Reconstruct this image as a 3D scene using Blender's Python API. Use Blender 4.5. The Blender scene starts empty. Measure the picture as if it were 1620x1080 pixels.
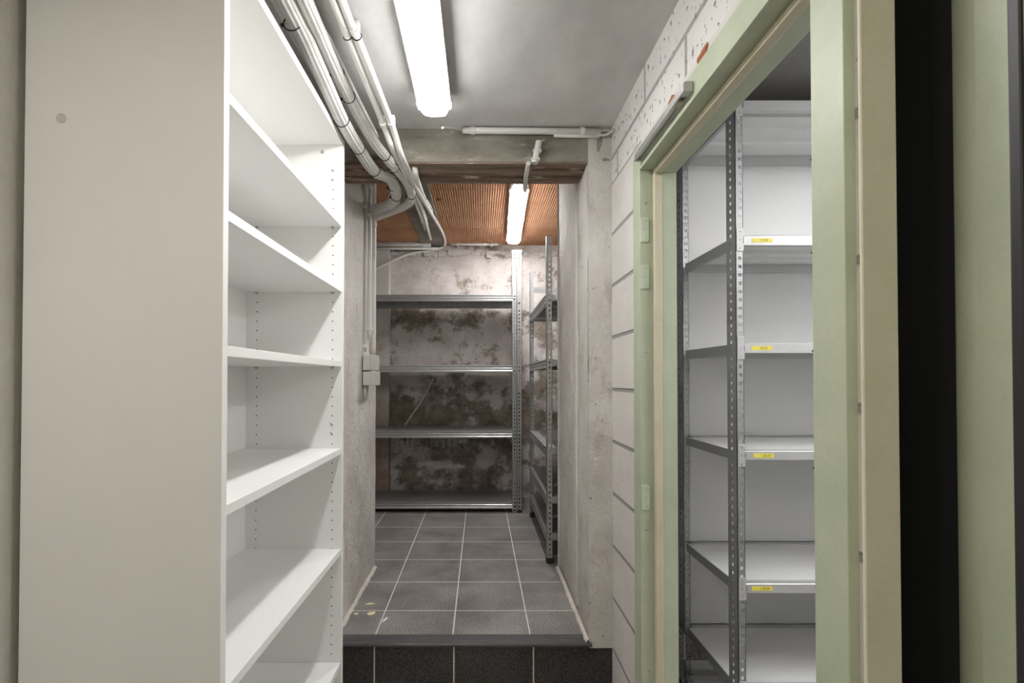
import bpy, math, random
from mathutils import Vector, Matrix
random.seed(7)
scene = bpy.context.scene
col = scene.collection
HC = 0.99            # camera height above the tiled upper floor (z = 0)
PITCH = math.radians(0.75)
F = 783.0            # focal length in pixels of a 1620 px wide frame


def P(px, py, y):
    """The world point seen at pixel (px, py) at depth y along the corridor."""
    d = Vector(((px - 760) / F, 1.0, (589.7 - py) / F))
    c, s = math.cos(PITCH), math.sin(PITCH)
    d = Vector((d.x, d.y * c - d.z * s, d.y * s + d.z * c))
    return Vector((0, 0, HC)) + d * (y / d.y)


# ------------------------------------------------------------------ mesh helper
OFF = {}


class MB:
    def __init__(self):
        self.v, self.f, self.m, self.smooth = [], [], [], []

    def add(self, verts, faces, mi=0, smooth=False):
        b = len(self.v)
        self.v += [Vector(p) for p in verts]
        for fc in faces:
            self.f.append([b + i for i in fc]); self.m.append(mi); self.smooth.append(smooth)
        return self

    def box(self, x0, x1, y0, y1, z0, z1, mi=0):
        vs = [(x, y, z) for z in (z0, z1) for y in (y0, y1) for x in (x0, x1)]
        fs = [(0, 2, 3, 1), (4, 5, 7, 6), (0, 1, 5, 4), (2, 6, 7, 3), (0, 4, 6, 2), (1, 3, 7, 5)]
        return self.add(vs, fs, mi)

    def prism(self, prof, axis, a0, a1, mi=0):
        """prof: 2-D outline in the plane of the two other axes (in x, y, z order)."""
        n = len(prof)
        def pt(u, w, a):
            return {'x': (a, u, w), 'y': (u, a, w), 'z': (u, w, a)}[axis]
        vs = [pt(u, w, a0) for u, w in prof] + [pt(u, w, a1) for u, w in prof]
        fs = [tuple(range(n)), tuple(range(2 * n - 1, n - 1, -1))]
        fs += [(i, i + n, (i + 1) % n + n, (i + 1) % n) for i in range(n)]
        return self.add(vs, fs, mi)

    def tube(self, pts, r, seg=14, flutes=0, depth=0.0, caps=True, steps=8, smoothpath=True):
        pts = [Vector(p) for p in pts]
        if smoothpath and len(pts) > 2:
            q = [2 * pts[0] - pts[1]] + pts + [2 * pts[-1] - pts[-2]]
            out = []
            for i in range(1, len(q) - 2):
                p0, p1, p2, p3 = q[i - 1:i + 3]
                for k in range(steps):
                    t = k / steps
                    out.append(0.5 * ((2 * p1) + (p2 - p0) * t + (2 * p0 - 5 * p1 + 4 * p2 - p3) * t * t
                                      + (3 * p1 - p0 - 3 * p2 + p3) * t ** 3))
            out.append(pts[-1]); pts = out
        n = len(pts)
        tang = [(pts[min(i + 1, n - 1)] - pts[max(i - 1, 0)]).normalized() for i in range(n)]
        ref = Vector((0, 0, 1)) if abs(tang[0].z) < 0.9 else Vector((1, 0, 0))
        nv = (ref - tang[0] * ref.dot(tang[0])).normalized()
        if flutes:
            seg = flutes * 4
        vs = []
        for i in range(n):
            t = tang[i]
            nv = (nv - t * nv.dot(t)).normalized()
            bv = t.cross(nv)
            for k in range(seg):
                a = 2 * math.pi * k / seg
                rr = r - (depth * (1 - abs(math.sin(a * flutes / 2))) if flutes else 0)
                vs.append(pts[i] + (nv * math.cos(a) + bv * math.sin(a)) * rr)
        fs = []
        for i in range(n - 1):
            for k in range(seg):
                k2 = (k + 1) % seg
                fs.append((i * seg + k, i * seg + k2, (i + 1) * seg + k2, (i + 1) * seg + k))
        self.add(vs, fs, 0, not flutes)
        if caps:
            b = len(self.v) - len(vs)
            self.f.append([b + k for k in range(seg)][::-1]); self.m.append(0); self.smooth.append(False)
            self.f.append([b + (n - 1) * seg + k for k in range(seg)]); self.m.append(0); self.smooth.append(False)
        return self

    def ring(self, c, axis, R, r, seg=24, s2=8):
        c = Vector(c); axis = Vector(axis).normalized()
        u = axis.orthogonal().normalized(); w = axis.cross(u)
        vs, fs = [], []
        for i in range(seg):
            a = 2 * math.pi * i / seg
            d = u * math.cos(a) + w * math.sin(a)
            for k in range(s2):
                b = 2 * math.pi * k / s2
                vs.append(c + d * (R + r * math.cos(b)) + axis * (r * math.sin(b)))
        for i in range(seg):
            for k in range(s2):
                fs.append((i * s2 + k, ((i + 1) % seg) * s2 + k, ((i + 1) % seg) * s2 + (k + 1) % s2, i * s2 + (k + 1) % s2))
        return self.add(vs, fs, 0, True)

    def disc(self, c, axis, r, h, seg=16):
        """A short cylinder from c along axis, with a slightly domed end."""
        c = Vector(c); axis = Vector(axis).normalized()
        u = axis.orthogonal().normalized(); w = axis.cross(u)
        vs, fs = [], []
        for rr, hh in ((r, 0), (r, h * .7), (r * .75, h)):
            vs += [c + axis * hh + (u * math.cos(2 * math.pi * k / seg) + w * math.sin(2 * math.pi * k / seg)) * rr for k in range(seg)]
        for j in range(2):
            fs += [(j * seg + k, j * seg + (k + 1) % seg, (j + 1) * seg + (k + 1) % seg, (j + 1) * seg + k) for k in range(seg)]
        fs.append(tuple(2 * seg + k for k in range(seg))); fs.append(tuple(range(seg))[::-1])
        return self.add(vs, fs)

    def build(self, name, mats, parent=None, bevel=0.0, fix=True):
        import bmesh
        off = OFF.get(parent.name, Vector((0, 0, 0))) if parent else Vector((0, 0, 0))
        me = bpy.data.meshes.new(name)
        me.from_pydata([tuple(p - off) for p in self.v], [], self.f)
        mats = mats if isinstance(mats, (list, tuple)) else [mats]
        for m in mats:
            me.materials.append(m)
        for p, mi, sm in zip(me.polygons, self.m, self.smooth):
            p.material_index = mi; p.use_smooth = sm
        if fix:
            bm = bmesh.new(); bm.from_mesh(me)
            bmesh.ops.recalc_face_normals(bm, faces=bm.faces[:])
            bm.to_mesh(me); bm.free()
        o = bpy.data.objects.new(name, me); col.objects.link(o)
        if parent:
            o.parent = parent
        OFF[o.name] = off
        if bevel:
            bv = o.modifiers.new('edge', 'BEVEL'); bv.width = bevel; bv.segments = 2
            bv.limit_method = 'ANGLE'; bv.angle_limit = math.radians(40)
        return o


def thing(name, loc, label, cat, group=None):
    o = bpy.data.objects.new(name, None); col.objects.link(o)
    o.location = loc; o.empty_display_size = .1
    OFF[o.name] = Vector(loc)
    return tag(o, label, cat, group)


def tag(o, label, cat, group=None):
    o['label'] = label; o['category'] = cat
    if group:
        o['group'] = group
    return o


def struct(o, label=None, cat=None):
    o['kind'] = 'structure'
    if label:
        o['label'] = label
    if cat:
        o['category'] = cat
    return o


# ------------------------------------------------------------------ materials
class NT:
    def __init__(self, name):
        self.m = bpy.data.materials.new(name); self.m.use_nodes = True
        self.t = self.m.node_tree; self.b = self.t.nodes['Principled BSDF']
        self._o = None

    def n(self, typ, **kw):
        nd = self.t.nodes.new(typ)
        for k, v in kw.items():
            if k.startswith('i_'):
                key = k[2:]
                nd.inputs[int(key) if key.isdigit() else key.replace('_', ' ')].default_value = v
            else:
                setattr(nd, k, v)
        return nd

    def l(self, a, b):
        self.t.links.new(a, b)

    @property
    def pos(self):
        if self._o is None:
            self._o = self.n('ShaderNodeNewGeometry').outputs['Position']
        return self._o

    def sep(self):
        s = self.n('ShaderNodeSeparateXYZ'); self.l(self.pos, s.inputs[0]); return s.outputs

    def noise(self, scale, detail=4, rough=.55, stretch=None, dist=0.0):
        nd = self.n('ShaderNodeTexNoise', i_Scale=scale, i_Detail=detail, i_Roughness=rough, i_Distortion=dist)
        src = self.pos
        if stretch:
            mp = self.n('ShaderNodeMapping'); mp.inputs['Scale'].default_value = stretch
            self.l(src, mp.inputs[0]); src = mp.outputs[0]
        self.l(src, nd.inputs['Vector'])
        return nd.outputs['Fac']

    def ramp(self, fac, stops):
        r = self.n('ShaderNodeValToRGB'); e = r.color_ramp.elements
        while len(e) < len(stops):
            e.new(.5)
        for el, (p, c) in zip(e, stops):
            el.position = p
            el.color = (c, c, c, 1) if isinstance(c, (int, float)) else (*c, 1)
        self.l(fac, r.inputs[0])
        return r.outputs[0]

    def mix(self, fac, a, b, mode='MIX'):
        x = self.n('ShaderNodeMix', data_type='RGBA', blend_type=mode)
        for sock, v in ((x.inputs[0], fac), (x.inputs[6], a), (x.inputs[7], b)):
            if hasattr(v, 'is_linked') or hasattr(v, 'links'):
                self.l(v, sock)
            elif isinstance(v, (int, float)):
                sock.default_value = v
            else:
                sock.default_value = (*v, 1)
        return x.outputs[2]

    def math(self, op, a, b=None, c=None, clamp=False):
        x = self.n('ShaderNodeMath', operation=op, use_clamp=clamp)
        for i, v in enumerate((a, b, c)):
            if v is None:
                continue
            if isinstance(v, (int, float)):
                x.inputs[i].default_value = v
            else:
                self.l(v, x.inputs[i])
        return x.outputs[0]

    def bump(self, h, strength=.3, dist=.01):
        bp = self.n('ShaderNodeBump', i_Strength=strength, i_Distance=dist)
        self.l(h, bp.inputs['Height']); self.l(bp.outputs[0], self.b.inputs['Normal'])

    def set(self, color=None, rough=.5, metal=0.0, spec=None):
        if color is not None:
            if isinstance(color, (tuple, list)):
                self.b.inputs['Base Color'].default_value = (*color, 1)
            else:
                self.l(color, self.b.inputs['Base Color'])
        if isinstance(rough, (int, float)):
            self.b.inputs['Roughness'].default_value = rough
        else:
            self.l(rough, self.b.inputs['Roughness'])
        self.b.inputs['Metallic'].default_value = metal
        if spec is not None:
            self.b.inputs['Specular IOR Level'].default_value = spec
        return self.m


def lin(r, g, b):
    f = lambda c: (c / 255 / 12.92) if c / 255 <= .04045 else ((c / 255 + .055) / 1.055) ** 2.4
    return (f(r), f(g), f(b))


def mottled(name, ca, cb, scale=3, rough=.8, bump=.25, fine=60, bdist=.004, metal=0.0, stretch=None, spec=.3):
    t = NT(name)
    f = t.math('ADD', t.math('MULTIPLY', t.noise(scale, 8, .6, stretch), .7), t.math('MULTIPLY', t.noise(fine, 3), .3))
    c = t.mix(t.ramp(f, [(.35, 0.), (.65, 1.)]), ca, cb)
    if bump:
        t.bump(t.noise(fine, 5, .65), bump, bdist)
    return t.set(c, rough, metal, spec)


M = {}
M['white'] = mottled('white_laminate', (.77, .765, .75), (.81, .805, .79), 2, .45, .03, 400, .0005, spec=.4)
M['pvc'] = mottled('white_pvc', (.66, .65, .62), (.74, .73, .70), 8, .4, 0)
M['pvc_grey'] = mottled('grey_pvc', (.50, .49, .46), (.58, .57, .54), 8, .45, 0)
M['cable'] = mottled('white_cable', (.58, .57, .55), (.70, .69, .67), 10, .5, 0)
M['black'] = NT('black_nylon').set((.012, .012, .012), .5)
M['dark_void'] = NT('dark_cavity').set((.008, .007, .006), .95)
M['rubber_and_shade'] = NT('black_rubber_and_recess_shade').set((.015, .015, .015), .7)  # rack feet; also stands in for shade in the near doorway recess
M['brass'] = NT('screw_steel').set((.45, .44, .42), .35, .9)
M['alu'] = mottled('brushed_aluminium', (.55, .56, .56), (.66, .67, .67), 20, .38, .05, 300, .0005, .85)
M['green'] = mottled('green_painted_steel', (.385, .43, .31), (.455, .495, .37), 9, .42, .10, 160, .0012, spec=.45)
M['strip'] = mottled('pale_olive_steel_strip', (.68, .655, .50), (.76, .73, .58), 12, .5, .08, 160, .001)
M['hinge'] = mottled('lighter_green_steel', (.44, .50, .37), (.50, .56, .43), 9, .42, .1, 160, .001, spec=.45)
M['seal'] = mottled('tan_seal', (.50, .45, .33), (.57, .52, .40), 12, .5, .05, 200, .001)
M['lampbody'] = mottled('grey_lamp_housing', (.48, .48, .47), (.54, .54, .53), 8, .5, 0)
M['chip_cream'] = mottled('cream_paint_flake', (.72, .60, .36), (.80, .70, .48), 60, .8, .3, 300, .001)
M['chip_white'] = mottled('white_paint_flake', (.80, .77, .72), (.86, .84, .80), 60, .8, .3, 300, .001)
M['yellow'] = NT('yellow_label_tape').set((.80, .68, .10), .5)
M['ink'] = NT('label_print').set((.05, .04, .01), .6)
M['plastic_brown'] = NT('dark_plug').set((.03, .02, .02), .5)


def galv(name, ca, cb, rough):
    t = NT(name)
    v = t.n('ShaderNodeTexVoronoi', i_Scale=170.0); t.l(t.pos, v.inputs['Vector'])
    f = t.math('ADD', t.math('MULTIPLY', v.outputs['Distance'], .5), t.math('MULTIPLY', t.noise(14, 4), .5))
    c = t.mix(t.ramp(f, [(.25, 0.), (.6, 1.)]), ca, cb)
    r = t.math('ADD', t.math('MULTIPLY', t.noise(30, 3), .18), rough - .09)
    return t.set(c, r, .92)


M['galv'] = galv('galvanised_steel', (.47, .48, .49), (.56, .57, .58), .36)
M['steel_face'] = mottled('grey_zinc_beam', (.50, .50, .505), (.54, .54, .545), 6, .42, .02, 200, .0005, .35)
M['galv_dark'] = galv('dull_galvanised_steel', (.37, .38, .385), (.42, .43, .435), .50)
M['deck'] = mottled('pale_grey_lacquered_steel', (.64, .64, .64), (.68, .68, .68), 3, .42, .02, 200, .0005, spec=.4)

# --- near ceiling: cast concrete with darker smudges
t = NT('ceiling_concrete')
a = t.ramp(t.noise(1.7, 8, .6, (1.6, .8, 1)), [(.32, 0.), (.62, 1.)])
c = t.mix(a, (.44, .43, .42), (.66, .65, .64))
c = t.mix(t.ramp(t.noise(5, 8, .7), [(.62, 0.), (.74, .35)]), c, (.26, .25, .23))
t.bump(t.noise(45, 6, .65), .25, .004)
M['ceil'] = t.set(c, .85, 0, .25)

# --- lintel concrete, brown stains
t = NT('lintel_concrete')
a = t.ramp(t.noise(6, 9, .65, (.6, 1, 1.6)), [(.35, 0.), (.65, 1.)])
c = t.mix(a, (.15, .135, .108), (.30, .275, .235))
c = t.mix(t.ramp(t.noise(26, 8, .78, (.5, 1, 1.6)), [(.56, 0.), (.68, .8)]), c, (.46, .42, .35))
c = t.mix(t.ramp(t.noise(18, 9, .8, (.6, 1, 1.5)), [(.60, 0.), (.68, .7)]), c, (.075, .062, .048))
t.bump(t.noise(40, 6, .7), .45, .006)
M['lintel'] = t.set(c, .9, 0, .2)
# --- underside of the lintel: dark brown, board grooves along x
t = NT('formwork_brown')
a = t.ramp(t.noise(7, 8, .7, (.25, 4, 1)), [(.35, 0.), (.66, 1.)])
c = t.mix(a, (.14, .095, .068), (.33, .25, .195))
c = t.mix(t.ramp(t.noise(26, 6, .75, (.25, 3, 1)), [(.57, 0.), (.65, .9)]), c, (.66, .58, .49))
t.bump(t.noise(12, 6, .7, (.15, 6, 1)), .6, .008)
M['form'] = t.set(c, .9, 0, .2)

# --- plastered passage walls / piers
t = NT('rough_plaster')
a = t.ramp(t.noise(3.2, 9, .62), [(.33, 0.), (.66, 1.)])
c = t.mix(a, (.49, .46, .425), (.66, .635, .60))
c = t.mix(t.ramp(t.noise(9, 9, .78, (1, 1, .4)), [(.55, 0.), (.66, .6)]), c, (.33, .285, .23))
c = t.mix(t.ramp(t.noise(24, 9, .8, (1, 1, .22)), [(.62, 0.), (.69, .75)]), c, (.22, .18, .14))
c = t.mix(t.ramp(t.noise(38, 3, .5), [(.70, 0.), (.73, .8)]), c, (.14, .10, .08))
h = t.math('ADD', t.noise(6, 8, .65), t.math('MULTIPLY', t.noise(60, 5, .6), .25))
t.bump(h, .8, .022)
M['plaster'] = t.set(c, .88, 0, .25)

# --- painted left wall
M['wall_paint'] = mottled('painted_wall', (.54, .52, .46), (.62, .60, .54), 4, .75, .4, 40, .006)
M['side_wall'] = mottled('pale_side_room_wall', (.58, .58, .58), (.64, .64, .64), 3, .8, .15, 60, .003)
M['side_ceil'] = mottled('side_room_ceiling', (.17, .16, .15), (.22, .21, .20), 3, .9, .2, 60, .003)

# --- damp stained far wall
t = NT('damp_stained_shaded_wall')
z = t.sep()[2]
stain_shade_bias = t.ramp(t.math('DIVIDE', z, 2.2), [(0, .60), (.13, .46), (.24, .60), (.30, .72), (.345, .53), (.47, .58), (.53, .26), (.60, .30), (.645, .44),
                                         (.70, .56), (.745, .26), (.86, .22), (1, .30)])  # height bands: damp stains, with shading below the shelves put into the colour
nz = t.math('ADD', t.math('MULTIPLY', t.noise(2.9, 10, .7, (1, 1, 1.2), .15), .8), t.math('MULTIPLY', t.noise(12, 8, .75), .2))
f = t.math('ADD', t.math('MULTIPLY', t.math('SUBTRACT', nz, .5), 3.6), stain_shade_bias)
base = t.mix(t.ramp(t.noise(5.5, 9, .68), [(.32, 0.), (.66, 1.)]), (.47, .43, .405), (.68, .645, .62))
dark = t.mix(t.ramp(t.noise(9, 8, .7), [(.35, 0.), (.66, 1.)]), (.115, .098, .080), (.30, .25, .195))
c = t.mix(t.ramp(f, [(.40, 0.), (.50, .55), (.66, .97)]), base, dark)
c = t.mix(t.ramp(t.noise(13, 8, .78, (1, 1, .7)), [(.58, 0.), (.66, .6)]), c, (.50, .46, .41))
c = t.mix(t.ramp(t.noise(17, 9, .8), [(.60, 0.), (.68, .75)]), c, (.075, .06, .048))
t.bump(t.math('ADD', t.noise(7, 9, .7), t.math('MULTIPLY', t.noise(45, 5), .2)), .6, .02)
M['damp'] = t.set(c, .9, 0, .2)
t = NT('pilaster_plaster')
z = t.sep()[2]
f = t.math('ADD', t.math('MULTIPLY', t.noise(5, 8, .7), .8), t.math('MULTIPLY', z, .28))
c = t.mix(t.ramp(f, [(.45, 0.), (.8, 1.)]), (.30, .22, .16), (.56, .54, .52))
c = t.mix(t.ramp(t.noise(8, 8, .7), [(.6, 0.), (.7, .6)]), c, (.42, .28, .17))
t.bump(t.noise(30, 6, .7), .4, .008)
M['pilaster'] = t.set(c, .9, 0, .2)

# --- terracotta hollow blocks
t = NT('terracotta_block')
x, y, z = t.sep()
row = t.math('FLOOR', t.math('DIVIDE', t.math('SUBTRACT', y, 2.65), .257))
wn = t.n('ShaderNodeTexWhiteNoise', noise_dimensions='1D'); t.l(row, wn.inputs['W'])
c = t.mix(t.ramp(t.noise(5, 7, .6), [(.3, 0.), (.7, 1.)]), (.43, .21, .11), (.58, .33, .195))
c = t.mix(t.math('MULTIPLY', wn.outputs['Value'], .35), c, (.60, .36, .22))
c = t.mix(t.ramp(t.noise(22, 6, .7), [(.66, 0.), (.75, .5)]), c, (.62, .47, .36))
t.bump(t.noise(90, 4), .25, .002)
M['terra'] = t.set(c, .85, 0, .25)

# --- floor tiles: lines laid at the tile size
def tiles(name, ax, off_u, off_v, tile_a, tile_b, grout, w=.0026, size=.30, fine=210, rough=.45):
    t = NT(name)
    s = t.sep()
    u, v = (s[ax[0]], s[ax[1]])
    def line(c, off):
        m = t.math('MODULO', t.math('ADD', t.math('SUBTRACT', c, off), 30 * size), size)
        d = t.math('MINIMUM', m, t.math('SUBTRACT', size, m))
        return t.math('LESS_THAN', d, w)
    g = t.math('MAXIMUM', line(u, off_u), line(v, off_v))
    sp = t.math('ADD', t.math('MULTIPLY', t.noise(fine, 2, .7), .75), t.math('MULTIPLY', t.noise(4, 5), .25))
    c = t.mix(t.ramp(sp, [(.40, 0.), (.61, 1.)]), tile_a, tile_b)
    c = t.mix(t.ramp(t.noise(11, 7, .7), [(.66, 0.), (.8, .18)]), c, (.40, .37, .33))
    c = t.mix(g, c, t.mix(t.noise(40, 3), grout, (.66, .62, .56)))
    hgt = t.math('SUBTRACT', t.math('MULTIPLY', t.noise(fine, 2), .15), g)
    t.bump(hgt, .35, .0015)
    return t.set(c, t.math('ADD', t.math('MULTIPLY', g, .4), rough), 0, .35)
M['tile'] = tiles('charcoal_floor_tile', (0, 1), -.407, 2.134, (.070, .064, .061), (.36, .335, .32), (.66, .62, .57))
M['riser'] = tiles('black_speckled_riser_tile', (0, 2), -.400, -.014, (.008, .007, .007), (.075, .066, .062), (.40, .37, .33), fine=190)
M['grout'] = mottled('pale_grout', (.50, .45, .39), (.66, .61, .55), 20, .9, .5, 60, .004)
M['nosing'] = mottled('dark_nosing', (.055, .052, .055), (.095, .09, .095), 30, .4, .1, 200, .001, stretch=(.2, 2, 2))
M['floor'] = mottled('grey_screed', (.36, .345, .32), (.44, .425, .40), 3, .7, .2, 60, .003)

# --- painted block wall: joints recessed
def blocks(name, z_off, rowh, white, pores, ln, yj):
    t = NT(name)
    x, y, z = t.sep()
    zz = t.math('DIVIDE', t.math('ADD', t.math('SUBTRACT', z, z_off), 40 * rowh), rowh)
    r = t.math('FLOOR', zz)
    dz = t.math('MULTIPLY', t.math('MINIMUM', t.math('FRACT', zz), t.math('SUBTRACT', 1.0, t.math('FRACT', zz))), rowh)
    yy = t.math('ADD', t.math('DIVIDE', t.math('ADD', y, 40 * ln - yj), ln), t.math('MULTIPLY', t.math('MODULO', r, 2.0), .5))
    dy = t.math('MULTIPLY', t.math('MINIMUM', t.math('FRACT', yy), t.math('SUBTRACT', 1.0, t.math('FRACT', yy))), ln)
    d = t.math('MINIMUM', dz, dy)
    d = t.math('ADD', d, t.math('MULTIPLY', t.math('SUBTRACT', t.noise(40, 3), .5), .003))
    j = t.n('ShaderNodeMapRange'); j.inputs['From Min'].default_value = .0042; j.inputs['From Max'].default_value = .0085
    t.l(d, j.inputs['Value'])
    face = j.outputs[0]
    c = t.mix(t.ramp(t.noise(4, 8, .65), [(.33, 0.), (.66, 1.)]), tuple(w * .88 for w in white), white)
    c = t.mix(face, tuple(w * .50 for w in white), c)
    p = t.ramp(t.noise(62, 3, .55, (1, 1, .6)), [(pores, 0.), (pores + .03, .85)])
    c = t.mix(p, c, (.10, .085, .075))
    h = t.math('ADD', t.math('MULTIPLY', face, 1.0), t.math('MULTIPLY', t.noise(60, 5), .15))
    h = t.math('SUBTRACT', h, t.math('MULTIPLY', p, .5))
    t.bump(h, .7, .006)
    return t.set(c, .85, 0, .25)
M['block'] = blocks('painted_block_wall', .951, .196, (.66, .63, .60), .70, .8, 1.52)
M['block_top'] = blocks('painted_lintel_block', 1.83, .40, (.70, .685, .665), .625, .6, 1.494)
M['brick_red'] = mottled('chipped_red_brick', (.28, .085, .04), (.46, .19, .10), 40, .9, .6, 120, .004)


def emit(name, c, s):
    t = NT(name)
    t.set(c, .4)
    t.b.inputs['Emission Color'].default_value = (*c, 1)
    # the row of light sources shows as a brighter line down the middle of the cover
    x = t.n('ShaderNodeSeparateXYZ'); t.l(t.n('ShaderNodeTexCoord').outputs['Object'], x.inputs[0])
    line = t.math('LESS_THAN', t.math('ABSOLUTE', x.outputs[0]), .013)
    t.l(t.math('ADD', t.math('MULTIPLY', line, s * 2.2), s * .66), t.b.inputs['Emission Strength'])
    return t.m

LAMP = emit('lit_diffuser', (1.0, 1.0, .985), 5.7)
LAMP_FAR = emit('lit_diffuser_far', (1.0, .99, .985), 7.8)
LAMP_BACK = emit('lit_diffuser_warm', (1.0, .945, .87), 5.0)
LAMP_SIDE = emit('lit_diffuser_side', (1.0, 1.0, .99), 10.0)
t = NT('clear_end_cap')
t.set((.86, .87, .88), .25)
t.b.inputs['Transmission Weight'].default_value = .45
M['cap'] = t.m

# ================================================================== SETTING
YP0, YP1 = 1.875, 2.645        # the passage through the thick wall
CE = 1.945                     # near ceiling
FLR = -.235                    # near floor
CF = 2.116                     # far room ceiling

struct(MB().box(-.98, 2.1, -2.3, 1.875, FLR - .1, FLR).build('floor', M['floor']))
struct(MB().box(-1.25, 1.0, 1.936, 4.3, -.1, 0).build('floor_tiled', M['tile']), 'charcoal tiled upper floor beyond the step', 'floor')
struct(MB().box(-.851, .53, 1.88, 1.94, FLR, -.012).build('trim_1', M['riser']), 'black tiled riser of the step', 'step')
nos = MB().prism([(1.936, 0), (1.936, -.014), (1.872, -.014), (1.866, -.011), (1.866, -.004), (1.871, 0.0012),
                  (1.878, .0012), (1.880, -.0008), (1.886, -.0008), (1.888, .0012), (1.895, .0012), (1.897, -.0008), (1.903, -.0008), (1.905, .0012), (1.925, .0012)],
                 'x', -.851, .418)
struct(nos.build('trim_2', M['nosing']), 'dark ribbed nosing along the step edge', 'step nosing')
def grout_strip(x0, x1, y0, y1, seed):
    r = random.Random(seed); mb = MB(); n = 26; vs = []; fs = []
    for i in range(n + 1):
        y = y0 + (y1 - y0) * i / n
        a = x1 + r.uniform(-.003, .003)
        vs += [(x0, y, 0), (x0, y, .010), ((x0 + a) / 2, y, .009 + r.uniform(-.002, .002)), (a, y, .0012), (a, y, 0)]
    for i in range(n):
        for k in range(4):
            fs.append((i * 5 + k, i * 5 + k + 1, i * 5 + k + 6, i * 5 + k + 5))
    return mb.add(vs, fs, 0, True)
struct(grout_strip(-.562, -.545, 1.875, 2.62, 1).build('trim_3', M['grout']))
struct(grout_strip(.412, .396, 1.875, 2.62, 2).build('trim_4', M['grout']))

struct(MB().box(-.98, 2.1, -2.3, 2.06, CE, CE + .25).build('ceiling', M['ceil']))
# lintel: concrete face with an old timber-marked underside
lt = MB().box(-.62, .50, YP0, 2.06, 1.818, CE + .02)
struct(lt.build('wall_lintel', M['lintel'], bevel=.004), 'stained concrete lintel over the passage', 'lintel')
und = MB()
prof = [(YP0 + .004, 1.819)]
yy = YP0 + .004
k = 0
steps_ = [(.05, 1.813), (.012, 1.806), (.055, 1.812), (.006, 1.804), (.062, 1.809)]
for dy, zz in steps_:
    prof += [(yy, zz), (yy + dy, zz)]; yy += dy
prof += [(yy, 1.819)]
und.prism(prof, 'x', -.56, .41)
struct(und.build('trim_5', M['form']), 'brown board-marked underside of the lintel', 'lintel underside')
struct(MB().box(-1.25, 1.0, 2.0, 2.06, 1.90, CF + .1).build('wall_above_lintel', M['lintel']))

# walls
struct(MB().box(-1.02, -.851, -2.3, YP0, FLR, CE).build('wall_left', M['wall_paint']))
def rough_face(mb, axis, at, u0, u1, z0, z1, amp, seed, sgn=1, nu=14, nz=46, edge=True):
    """An uneven plaster face with thickness behind it: a displaced grid that returns at its rim."""
    import mathutils.noise as mn
    vs, fs = [], []
    for j in range(nz + 1):
        for i in range(nu + 1):
            u = u0 + (u1 - u0) * i / nu; z = z0 + (z1 - z0) * j / nz
            w = amp * (mn.fractal(Vector((u * 7 + seed, z * 4, seed)), 1, 2, 4)) * .7
            p = (at + sgn * w, u, z) if axis == 'x' else (u, at + sgn * w, z)
            vs.append(p)
    for j in range(nz):
        for i in range(nu):
            a = j * (nu + 1) + i
            fs.append((a, a + 1, a + nu + 2, a + nu + 1))
    mb.add(vs, fs, 0, True)
mb = MB().box(-1.25, -.566, YP0 + .006, YP1 - .006, -.02, CF)
rough_face(mb, 'x', -.560, YP0, YP1, 0, CF, .006, 3)
rough_face(mb, 'y', YP0, -.86, -.560, FLR, CE, .005, 4)
rough_face(mb, 'y', YP1, -1.2, -.560, 0, CF, .005, 6)
struct(mb.build('wall_passage_left', M['plaster'], fix=False))
mb = MB().box(.416, .588, YP0 + .006, 2.105, -.02, CF).box(.428, 1.0, 2.104, YP1 - .006, -.02, CF)
rough_face(mb, 'x', .410, YP0, 2.1, 0, CF, .006, 9)
rough_face(mb, 'x', .422, 2.09, YP1, 0, CF, .008, 12)
rough_face(mb, 'y', YP0, .410, .53, -.02, CE, .004, 10)
rough_face(mb, 'y', YP1, .412, 1.0, 0, CF, .005, 11)
struct(mb.build('wall_passage_right', M['plaster'], fix=False))
# bulging plaster rib and chipped edge of the right pier
mb = MB()
rr = random.Random(5)
pts = [(.414, 2.10 + .006 * rr.uniform(-1, 1), .03 + i * .085) for i in range(22)]
mb.tube(pts, .013, 8)
struct(mb.build('trim_6', M['plaster']), 'ragged plaster ridge down the passage wall', 'plaster ridge')

# far room
mb = MB().box(-1.25, 1.0, 4.156, 4.3, -.1, CF + .05)
rough_face(mb, 'y', 4.15, -1.2, .95, 0, CF, .012, 21, nu=60, nz=60)
struct(mb.build('wall_far', M['damp'], fix=False))
struct(MB().box(-1.2, -.755, 4.085, 4.16, 0, CF).build('wall_far_pilaster', M['pilaster'], bevel=.004))
struct(MB().box(-1.3, -1.2, YP1 - .05, 4.3, -.1, CF + .1).build('wall_far_left', M['plaster']))
struct(MB().box(.83, 1.0, YP1 - .05, 4.3, -.1, CF + .1).build('wall_far_right', M['damp']))
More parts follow.
